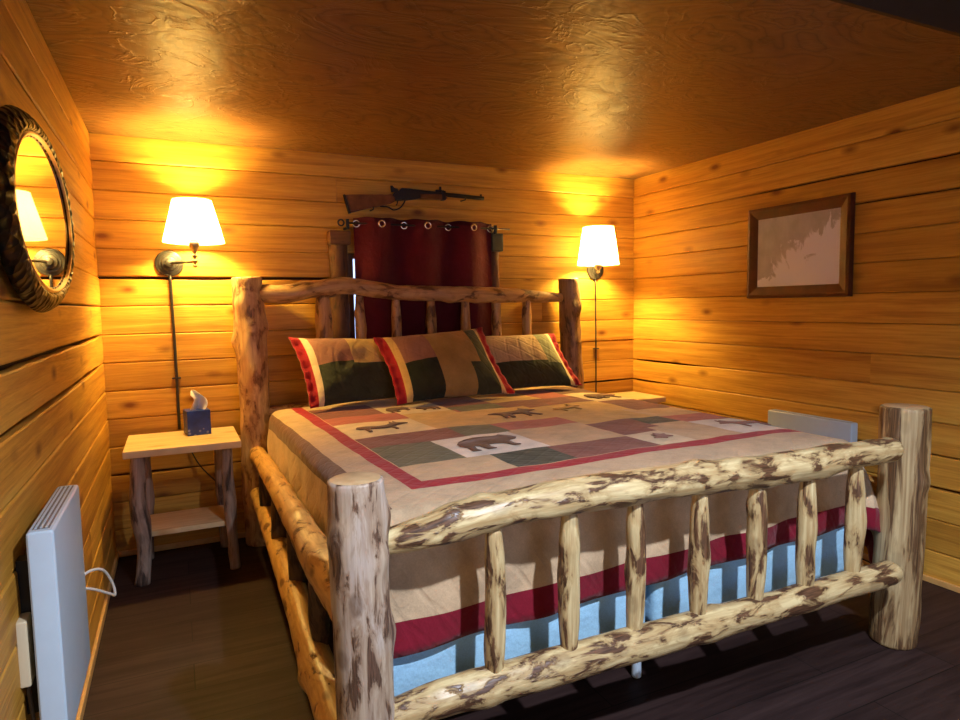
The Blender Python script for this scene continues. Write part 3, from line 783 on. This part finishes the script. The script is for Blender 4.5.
nightstand(2.58, 3.062, 3.46, 3.82, .650, 'log nightstand by the right wall, only its lamp-lit pine top showing past the quilt', 40.0)

# tissue box
tb = thing('tissue_box', (.078, 3.665, .657), 'square blue tissue box with a white tissue pulled up on the nightstand', 'tissue box')
TBM = Matrix.Translation((.080, 3.668, .657)) @ Matrix.Rotation(R(9), 4, 'Z')
def tissue_mat():
    k = NT('printed_blue_carton'); ob = k.obj()
    nz = k.noise(ob, 16, 2)
    base = k.ramp(nz, [(.35, (.008, .028, .20, 1)), (.65, (.012, .048, .38, 1))])
    ch = k.n('ShaderNodeTexVoronoi'); k.l(k.mapping(ob, (1, 1, 1)), ch.inputs['Vector']); ch.inputs['Scale'].default_value = 42
    sp = k.ramp(ch.outputs['Distance'], [(.22, (1, 1, 1)), (.3, (0, 0, 0))])
    sep = k.n('ShaderNodeSeparateXYZ'); k.l(ob, sep.inputs[0])
    low = k.ramp(sep.outputs['Z'], [(.035, (.8, .8, .8)), (.045, (0, 0, 0))])
    c = k.mix(k.mix(1.0, sp, low, 'MULTIPLY'), base, (.28, .30, .55))
    k.l(c, k.b.inputs['Base Color']); k.b.inputs['Roughness'].default_value = .35
    return k.m
bm = bmesh.new(); add_box(bm, (-.057, -.057, 0), (.057, .057, .128), .002)
o = link_mesh('carton', bm, tissue_mat(), None, smooth=False); o.parent = tb; o.matrix_parent_inverse = Matrix.Translation(tb.location).inverted(); o.matrix_basis = TBM
bm = bmesh.new()
rows = []
for i in range(13):
    f = i / 12; row = []
    for j in range(9):
        g = j / 8 - .5
        w = .075 * (1 - .35 * f) * (1 + .5 * math.sin(f * 3.14))
        cx = .004 + .016 * math.sin(f * 3.0 - .3) - .022 * max(0, f - .72) / .28
        p = Vector((cx + g * w * .8, .02 * math.sin(g * 9 + f * 3) + .012 * math.cos(g * 5), .122 + f * .108 - (g * 2) ** 2 * .022 * f))
        row.append(bm.verts.new(TBM @ p))
    rows.append(row)
for i in range(12):
    for j in range(8): bm.faces.new((rows[i][j], rows[i][j + 1], rows[i + 1][j + 1], rows[i + 1][j]))
o = link_mesh('tissue', bm, M['tissue'], tb); sm = o.modifiers.new('thickness', 'SOLIDIFY'); sm.thickness = .004
sm = o.modifiers.new('smooth', 'SUBSURF'); sm.levels = sm.render_levels = 1

# ------------------------------------------------------------------ wall sconces
def sconce(px, pz, sx, sy, zb, zt, rb, rt, label, zend, zclip, cable_r):
    t = thing('wall_sconce', (px, YB, pz), label, 'lamp', 'swing arm sconces on the back wall')
    yw = YB - .001
    bm = bmesh.new(); lathe(bm, [(.068, 0), (.070, .006), (.066, .014), (.052, .018), (.050, .022), (.040, .024), (.036, .032), (.022, .036), (.018, .05), (.006, .055)], (px, yw, pz), (0, -1, 0), 40)
    sharp(link_mesh('wall_plate', bm, M['iron'], t))
    bm = bmesh.new(); tube(bm, [(px, yw - .045, pz), (px + (sx - px) * .3, yw - .075, pz), (sx, sy, pz - .002)], .007, 12, 12)
    link_mesh('arm', bm, M['iron'], t)
    bm = bmesh.new(); h = zb - pz
    lathe(bm, [(.002, -.034), (.010, -.030), (.012, -.022), (.006, -.014), (.012, -.006), (.016, .002), (.012, .010), (.007, .014), (.013, .022), (.014, .030), (.007, .038), (.018, h - .028), (.024, h - .02), (.024, h + .0), (.016, h + .005), (.016, h + .055), (.006, h + .06)], (sx, sy, pz), (0, 0, 1), 24)
    sharp(link_mesh('socket_stem', bm, M['nickel'], t), 40)
    bm = bmesh.new()
    hgt = zt - zb
    lathe(bm, [(rb - .002, 0), (rb, .0), (rb, .004), (rt + .0, hgt - .004), (rt, hgt), (rt - .002, hgt)], (sx, sy, zb), (0, 0, 1), 56, close=False)
    sh = link_mesh('lamp_shade', bm, M['shade'], t)
    # wire ring carrying the shade, with its finial
    bm = bmesh.new(); zr = zt - .012
    for a in (0, 2.094, 4.189): tube(bm, [(sx, sy, zr), (sx + math.cos(a) * (rt - .002), sy + math.sin(a) * (rt - .002), zr)], .0016, 6, 2)
    lathe(bm, [(.004, -.012), (.006, 0), (.004, .006), (.007, .013), (.002, .02)], (sx, sy, zr), (0, 0, 1), 12)
    tube(bm, [(sx, sy, zb + .05), (sx + .045, sy, zb + .09), (sx + .048, sy, zb + .14), (sx, sy, zr)], .0016, 6, 16)
    link_mesh('shade_holder', bm, M['nickel'], sh)
    bm = bmesh.new(); lathe(bm, [(.013, 0), (.018, .012), (.038, .034), (.046, .060), (.038, .086), (.018, .100), (.002, .104)], (sx - .002, sy, zb + .050), (0, 0, 1), 20)
    link_mesh('bulb', bm, M['bulb'], t)
    bm = bmesh.new(); tube(bm, [(px, yw - .008, pz - .06), (px + .004, yw - .008, (pz + zend) / 2), (px + .004, yw - .008, zend)], cable_r, 10, 20)
    link_mesh('cord_cover', bm, M['iron'], t)
    bm = bmesh.new(); add_box(bm, (px - .018, yw - .018, zclip - .004), (px + .026, yw, zclip + .004), .002)
    link_mesh('cord_clip', bm, M['iron'], t, smooth=False)
sconce(-.010, 1.555, .111, YB - .20, 1.650, 1.862, .147, .094, 'lit sconce with cream shade above the tissue box, left of the bed', .66, .940, .0075)
sconce(2.737, 1.543, 2.625, YB - .20, 1.566, 1.818, .140, .104, 'lit sconce with cream shade in the right corner, beyond the right bedpost', .60, .980, .005)

# ------------------------------------------------------------------ oval mirror on the left wall
MA = R(0.5)
mc = Vector((-.292, 2.05, 1.555)); mu = Vector((math.sin(MA), math.cos(MA), 0)); mw = Vector((0, 0, 1)); mn = Vector((math.cos(MA), -math.sin(MA), 0))
MIA, MIB = .375, .190
mir = thing('wall_mirror', (XL, 2.05, 1.3), 'oval mirror in a carved black frame hung sideways on the left wall', 'mirror')
bm = bmesh.new()
prof = [(0.0, .0), (.003, .006), (.010, .007), (.014, .002), (.018, .002), (.024, .007), (.034, .007), (.052, .001), (.070, -.008), (.082, -.017), (.086, -.026), (.080, -.030), (-.006, -.03), (-.006, 0)]
seg = 160; rows = []
for k in range(seg):
    a = 2 * math.pi * k / seg; row = []
    n2 = Vector((math.cos(a) / MIA, math.sin(a) / MIB)).normalized()
    for w, h in prof:
        ww = w * (1.10 if w > 0 else 1)
        if .02 < w < .08: hh = h + .0035 * abs(math.sin(a * 21 + w * 60)) * (1 if .03 < w < .075 else .3)
        else: hh = h
        u = MIA * math.cos(a) + n2.x * ww; v = MIB * math.sin(a) + n2.y * ww * .66
        row.append(bm.verts.new(mc + mu * u + mw * v + mn * hh))
    rows.append(row)
for k in range(seg):
    for j in range(len(prof)):
        f = bm.faces.new((rows[k][j], rows[(k + 1) % seg][j], rows[(k + 1) % seg][(j + 1) % len(prof)], rows[k][(j + 1) % len(prof)]))
        f.material_index = 1 if j in (0, 1, 2) else 0
bmesh.ops.recalc_face_normals(bm, faces=bm.faces[:])
def carved():
    k = NT('carved_black_frame'); ob = k.obj()
    v = k.n('ShaderNodeTexVoronoi'); k.l(ob, v.inputs['Vector']); v.inputs['Scale'].default_value = 34
    k.l(k.ramp(v.outputs['Distance'], [(.1, (.014, .010, .007)), (.6, (.004, .003, .003))]), k.b.inputs['Base Color'])
    k.b.inputs['Roughness'].default_value = .3; k.b.inputs['Specular IOR Level'].default_value = .12
    k.l(k.bump(v.outputs['Distance'], .9, .012), k.b.inputs['Normal']); return k.m
link_mesh('frame', bm, [carved(), M['nickel']], mir)
bm = bmesh.new(); vs = [bm.verts.new(mc + mu * MIA * math.cos(2 * math.pi * k / 96) + mw * MIB * math.sin(2 * math.pi * k / 96) - mn * .002) for k in range(96)]
vb = [bm.verts.new(v.co - mn * .005) for v in vs]
bm.faces.new(vs); bm.faces.new(list(reversed(vb)))
for k in range(96): bm.faces.new((vs[k], vb[k], vb[(k + 1) % 96], vs[(k + 1) % 96]))
bmesh.ops.recalc_face_normals(bm, faces=bm.faces[:])
link_mesh('mirror_glass', bm, M['mirror'], mir, smooth=False)

# ------------------------------------------------------------------ framed print on the right wall
fx = XR - .002
pf = thing('picture_frame', (XR, 2.455, 1.32), 'framed grey print in a dark mahogany frame on the right wall', 'picture')
y0, y1, z0, z1, w = 2.133, 2.775, 1.317, 1.832, .066
bm = bmesh.new()
loops = []
for d, i in ((0, 0), (.028, .004), (.030, .02), (.020, .05), (.014, w), (.0, w)):
    loops.append([bm.verts.new((fx - d, y, z)) for y, z in ((y0 + i, z0 + i), (y1 - i, z0 + i), (y1 - i, z1 - i), (y0 + i, z1 - i))])
for a, b in zip(loops, loops[1:] + loops[:1]):
    for k in range(4): bm.faces.new((a[k], a[(k + 1) % 4], b[(k + 1) % 4], b[k]))
bmesh.ops.recalc_face_normals(bm, faces=bm.faces[:])
link_mesh('frame', bm, M['frame_wood'], pf, smooth=False)
def print_mat():
    k = NT('grey_relief_print'); ob = k.obj()
    sep = k.n('ShaderNodeSeparateXYZ'); k.l(ob, sep.inputs[0])
    nz = k.noise(k.mapping(ob, (1, 9, 6)), 1, 6, .62, .8)
    # a pale shape with a ragged edge running down from the upper right to the lower left
    ad = k.n('ShaderNodeMath', operation='MULTIPLY_ADD'); k.l(sep.outputs['Y'], ad.inputs[0]); ad.inputs[1].default_value = .75
    k.l(sep.outputs['Z'], ad.inputs[2])
    a2 = k.n('ShaderNodeMath', operation='MULTIPLY_ADD'); k.l(nz, a2.inputs[0]); a2.inputs[1].default_value = .62; k.l(ad.outputs[0], a2.inputs[2])
    g = k.n('ShaderNodeMath', operation='SUBTRACT'); k.l(a2.outputs[0], g.inputs[0]); g.inputs[1].default_value = 3.18
    mk = k.ramp(g.outputs[0], [(.50, (0, 0, 0)), (.54, (1, 1, 1))])
    g.inputs[1].default_value = 3.20
    inner = k.ramp(k.noise(k.mapping(ob, (1, 14, 10)), 1, 3, .6), [(.35, (.40, .39, .43)), (.65, (.52, .51, .56))])
    c = k.mix(mk, (.86, .86, .98), inner)
    k.l(c, k.b.inputs['Base Color']); k.b.inputs['Roughness'].default_value = .35
    return k.m
bm = bmesh.new(); add_box(bm, (fx - .013, y0 + w - .004, z0 + w - .004), (fx - .004, y1 - w + .004, z1 - w + .004))
link_mesh('print', bm, print_mat(), pf, smooth=False)

# ------------------------------------------------------------------ panel heaters
def heater(x_wall, nx, y0, y1, z0, z1, label, th=.052, gap=.034):
    xa, xb = x_wall + nx * gap, x_wall + nx * (gap + th)
    t = thing('panel_heater', (x_wall, (y0 + y1) / 2, z0), label, 'heater', 'white panel heaters on the side walls')
    lo = (min(xa, xb), y0, z0); hi = (max(xa, xb), y1, z1)
    bm = bmesh.new(); add_box(bm, lo, hi, .010, 3)
    sharp(link_mesh('casing', bm, M['heater'], t))
    bm = bmesh.new()
    add_box(bm, (lo[0] + .010, y0 + .018, z1 - .004), (hi[0] - .010, y1 - .018, z1 + .001))
    link_mesh('top_grille', bm, M['grille'], t, smooth=False)
    bm = bmesh.new()
    for k in range(3):
        x = lo[0] + .016 + k * (th - .032) / 2
        add_box(bm, (x - .002, y0 + .02, z1 - .002), (x + .002, y1 - .02, z1 + .003))
    link_mesh('louvre', bm, M['heater'], t, smooth=False)
    for y in (y0 + .09, y1 - .09):
        bm = bmesh.new(); add_box(bm, (min(x_wall, xa), y - .02, z0 + .06), (max(x_wall, xa), y + .02, z1 - .08))
        link_mesh('wall_bracket', bm, M['black'], t, smooth=False)
    return t
hl = heater(XL, 1, 1.610, 2.020, .345, .838, 'white panel heater low on the left wall below the mirror')
heater(XR, -1, 2.058, 2.560, .20, .690, 'white panel heater on the right wall between the bed and the picture')
bm = bmesh.new(); tube(bm, [(-.283, 2.018, .560), (-.255, 2.05, .578), (-.225, 2.10, .560), (-.208, 2.15, .500), (-.204, 2.165, .455), (-.215, 2.13, .475), (-.252, 2.06, .525), (-.285, 2.018, .548)], .004, 10, 48)
link_mesh('power_cord', bm, M['white_cord'], hl)
op = thing('wall_outlet', (XL, 1.677, .49), 'cream outlet box on the left wall behind the near end of the heater', 'outlet')
bm = bmesh.new(); add_box(bm, (XL, 1.628, .492), (XL + .022, 1.725, .640), .006, 3)
sharp(link_mesh('box', bm, M['cream_plastic'], op))
bm = bmesh.new(); tube(bm, [(XL + .011, 1.650, .492), (XL + .016, 1.655, .38), (XL + .016, 1.64, .22), (XL + .016, 1.68, .10)], .004, 8, 24)
link_mesh('cable', bm, M['dark_cord'], op)
# thin cord hanging behind the left nightstand
bm = bmesh.new(); tube(bm, [(.02, YB - .012, .66), (.035, YB - .012, .57), (.085, YB - .014, .45), (.17, YB - .014, .34), (.20, YB - .014, .30)], .0035, 8, 30)
tag(link_mesh('hanging_cord', bm, M['dark_cord']), 'thin dark cord hanging down the back wall behind the left nightstand', 'cord')

# ------------------------------------------------------------------ curtain and rod
cx0, cx1, cy, cz = .979, 1.885, YB - .088, 1.832
cur = thing('curtain', (1.435, cy, .86), 'dark wine grommet curtain hanging over the window behind the headboard', 'curtain')
gx = [.995, 1.135, 1.290, 1.425, 1.580, 1.735, 1.875]
bm = bmesh.new(); rows = []
nx, nz = 150, 26
for i in range(nx + 1):
    u = i / nx; row = []
    for j in range(nz + 1):
        v = j / nz
        x = cx0 + (cx1 - cx0) * u + .010 * math.sin(u * 31) * v
        ph = 2 * math.pi * (x - cx0) / .297
        y = cy + .027 * math.cos(ph + .25 * math.sin(v * 2)) * (1 - .15 * v) + .006 * noise.noise(Vector((x * 8, v * 2, 3)))
        z = cz - .004 * math.cos(2 * ph) - v * .93 + .01 * v * math.sin(ph * .5)
        row.append(bm.verts.new((x, y, z)))
    rows.append(row)
for i in range(nx):
    for j in range(nz): bm.faces.new((rows[i][j], rows[i + 1][j], rows[i + 1][j + 1], rows[i][j + 1]))
o = link_mesh('cloth', bm, M['curtain'], cur); sm = o.modifiers.new('thickness', 'SOLIDIFY'); sm.thickness = .003
def ring(bm, c, nrm, r, w, seg=28):
    nrm = Vector(nrm).normalized(); u = nrm.orthogonal().normalized(); v = nrm.cross(u); c = Vector(c)
    tube(bm, [c + (u * math.cos(2 * math.pi * k / 24) + v * math.sin(2 * math.pi * k / 24)) * r for k in range(25)], w, 8, seg * 2, caps=None)
zr = 1.796
for i, x in enumerate(gx):
    ph = 2 * math.pi * (x - cx0) / .297
    sl = -.027 * math.sin(ph) * 2 * math.pi / .297
    y = cy + .027 * math.cos(ph)
    bm = bmesh.new(); ring(bm, (x, y - .004, zr), (-sl, 1, 0) if True else (0, 1, 0), .0185, .0055)
    link_mesh('grommet', bm, M['grommet'], cur)
rod = thing('curtain_rod', (1.45, cy, zr), 'thin dark curtain rod above the window, its right end sticking out', 'rod')
bm = bmesh.new(); tube(bm, [(.94, cy, zr), (2.005, cy, zr)], .0055, 12, 4); link_mesh('bar', bm, M['black'], rod)
for x in (.938, 1.90):
    bm = bmesh.new()
    add_box(bm, (x - .008, cy - .012, zr - .035), (x + .008, cy + .012, zr + .022), .003)
    add_box(bm, (x - .006, cy, zr - .032), (x + .006, YB, zr - .02), .002)
    link_mesh('bracket', bm, M['black'], rod, smooth=False)
bm = bmesh.new(); ring(bm, (.900, cy, zr), (0, 1, 0), .017, .005); link_mesh('finial', bm, M['iron'], rod)

# ------------------------------------------------------------------ rifle over the curtain
rf = thing('rifle', (1.38, YB - .05, 1.95), 'old single-shot rifle with walnut stock hung on the back wall above the curtain', 'rifle')
ry = YB - .045
ux, uz = Vector((1, 0, 0)), Vector((0, 0, 1))
def side(name, poly, depth, mat, bev=.004, y=ry):
    bm = bmesh.new(); prism(bm, poly, (0, y, 0), ux, uz, depth, bev)
    return link_mesh(name, bm, mat, rf, smooth=False)
side('stock', [(.932, 1.962), (1.02, 1.968), (1.10, 1.972), (1.165, 1.978), (1.215, 1.972), (1.245, 1.975), (1.25, 1.945), (1.215, 1.925), (1.15, 1.908), (1.08, 1.892), (.962, 1.858)], .036, M['gunwood'], .010)
side('butt_plate', [(.930, 1.964), (.937, 1.963), (.967, 1.857), (.959, 1.855)], .034, M['black'], .001)
side('receiver', [(1.225, 1.972), (1.245, 1.998), (1.275, 2.005), (1.285, 2.022), (1.34, 2.022), (1.375, 2.015), (1.40, 2.018), (1.405, 1.966), (1.36, 1.958), (1.30, 1.950), (1.245, 1.945)], .036, M['black'], .004)
side('hammer', [(1.222, 1.995), (1.218, 2.034), (1.232, 2.034), (1.238, 2.020), (1.262, 2.018), (1.268, 2.000)], .012, M['black'], .002)
bm = bmesh.new(); tube(bm, [(1.15, ry, 1.908), (1.20, ry, 1.905), (1.235, ry, 1.890), (1.275, ry, 1.905), (1.30, ry, 1.935), (1.31, ry, 1.955)], .0045, 8, 30); link_mesh('lever_guard', bm, M['black'], rf)
bm = bmesh.new(); tube(bm, [(1.262, ry, 1.95), (1.258, ry, 1.93), (1.250, ry, 1.918)], .0035, 8, 8); link_mesh('trigger', bm, M['black'], rf)
side('forend', [(1.40, 2.000), (1.54, 1.998), (1.585, 1.994), (1.585, 1.975), (1.54, 1.966), (1.40, 1.962)], .034, M['gunwood'], .008)
bm = bmesh.new(); tube(bm, [(1.385, ry, 2.006), (1.84, ry, 1.992)], [.0145, .0125], 18, 6, caps='bevel'); link_mesh('barrel', bm, M['black'], rf)
bm = bmesh.new(); add_box(bm, (1.545, ry - .019, 1.964), (1.572, ry + .019, 2.022), .005); link_mesh('barrel_band', bm, M['black'], rf, smooth=False)
bm = bmesh.new(); add_box(bm, (1.51, ry - .008, 2.012), (1.565, ry + .008, 2.026), .002); add_box(bm, (1.535, ry - .006, 2.02), (1.548, ry + .006, 2.048), .002); link_mesh('rear_sight', bm, M['black'], rf, smooth=False)
bm = bmesh.new(); add_box(bm, (1.815, ry - .003, 2.004), (1.828, ry + .003, 2.017), .001); link_mesh('front_sight', bm, M['black'], rf, smooth=False)
for x, z in ((1.10, 1.889), (1.70, 1.978)):
    h = None
    bm = bmesh.new(); tube(bm, [(x, YB, z - .004), (x, ry - .012, z - .006), (x, ry - .026, z - .004), (x, ry - .028, z + .010)], .004, 8, 16)
    tag(link_mesh('wall_hook', bm, M['iron']), 'small iron hook under the rifle ' + ('stock' if x < 1.4 else 'barrel'), 'hook', 'hooks carrying the rifle')

# ------------------------------------------------------------------ ceiling lamp of the raised part of the room
LX, LY = .95, -.12
cl = thing('ceiling_light', (LX, LY, ZH), 'round white ceiling light in the raised part of the room, in front of the bed', 'lamp')
bm = bmesh.new(); lathe(bm, [(.05, 0), (.105, -.002), (.110, -.012), (.100, -.024), (.071, -.028)], (LX, LY, ZH), (0, 0, 1), 40)
link_mesh('base', bm, M['heater'], cl)
COOL = (.80, .86, 1.0, 1)
bm = bmesh.new(); lathe(bm, [(.100, -.022), (.100, -.100), (.094, -.100), (.094, -.022)], (LX, LY, ZH), (0, 0, 1), 40, close=False)
link_mesh('lamp_can', bm, M['heater'], cl)
bm = bmesh.new(); lathe(bm, [(.060, -.026), (.058, -.036), (.045, -.044), (.02, -.048), (.002, -.049)], (LX, LY, ZH), (0, 0, 1), 40)
link_mesh('diffuser', bm, emit_mat('cool_diffuser', COOL, 6.0), cl)
sl = bpy.data.lights.new('downlight', 'SPOT'); sl.energy = 250; sl.color = COOL[:3]; sl.shadow_soft_size = .035
sl.spot_size = R(138); sl.spot_blend = .55
so = bpy.data.objects.new('downlight', sl); COL.objects.link(so); so.location = (LX, LY, ZH - .11)

# ------------------------------------------------------------------ daylight, camera
w = bpy.data.worlds.new('sky'); scn.world = w; w.use_nodes = True
bg = w.node_tree.nodes['Background']; bg.inputs[0].default_value = (.46, .60, 1.0, 1); bg.inputs[1].default_value = 2.3

cam = bpy.data.cameras.new('camera'); co = bpy.data.objects.new('camera', cam); COL.objects.link(co)
f = Vector((.42561143, .90105863, -.08335615)); r = Vector((.9034715, -.42831478, -.01690247)); u = Vector((.05093279, .06811602, .99637646))
co.matrix_world = Matrix(((r.x, u.x, -f.x, 0), (r.y, u.y, -f.y, 0), (r.z, u.z, -f.z, 1.3), (0, 0, 0, 1)))
cam.sensor_width = 36; cam.lens = 643.6145 / 960 * 36; cam.clip_start = .02
scn.camera = co

vs = scn.view_settings
vs.view_transform = 'Standard'; vs.look = 'None'; vs.exposure = 0.42; vs.gamma = 1.0; vs.use_curve_mapping = False
try:
    scn.cycles.use_denoising = True
    scn.cycles.max_bounces = 8; scn.cycles.diffuse_bounces = 5
    scn.cycles.sample_clamp_indirect = 6
except Exception: pass
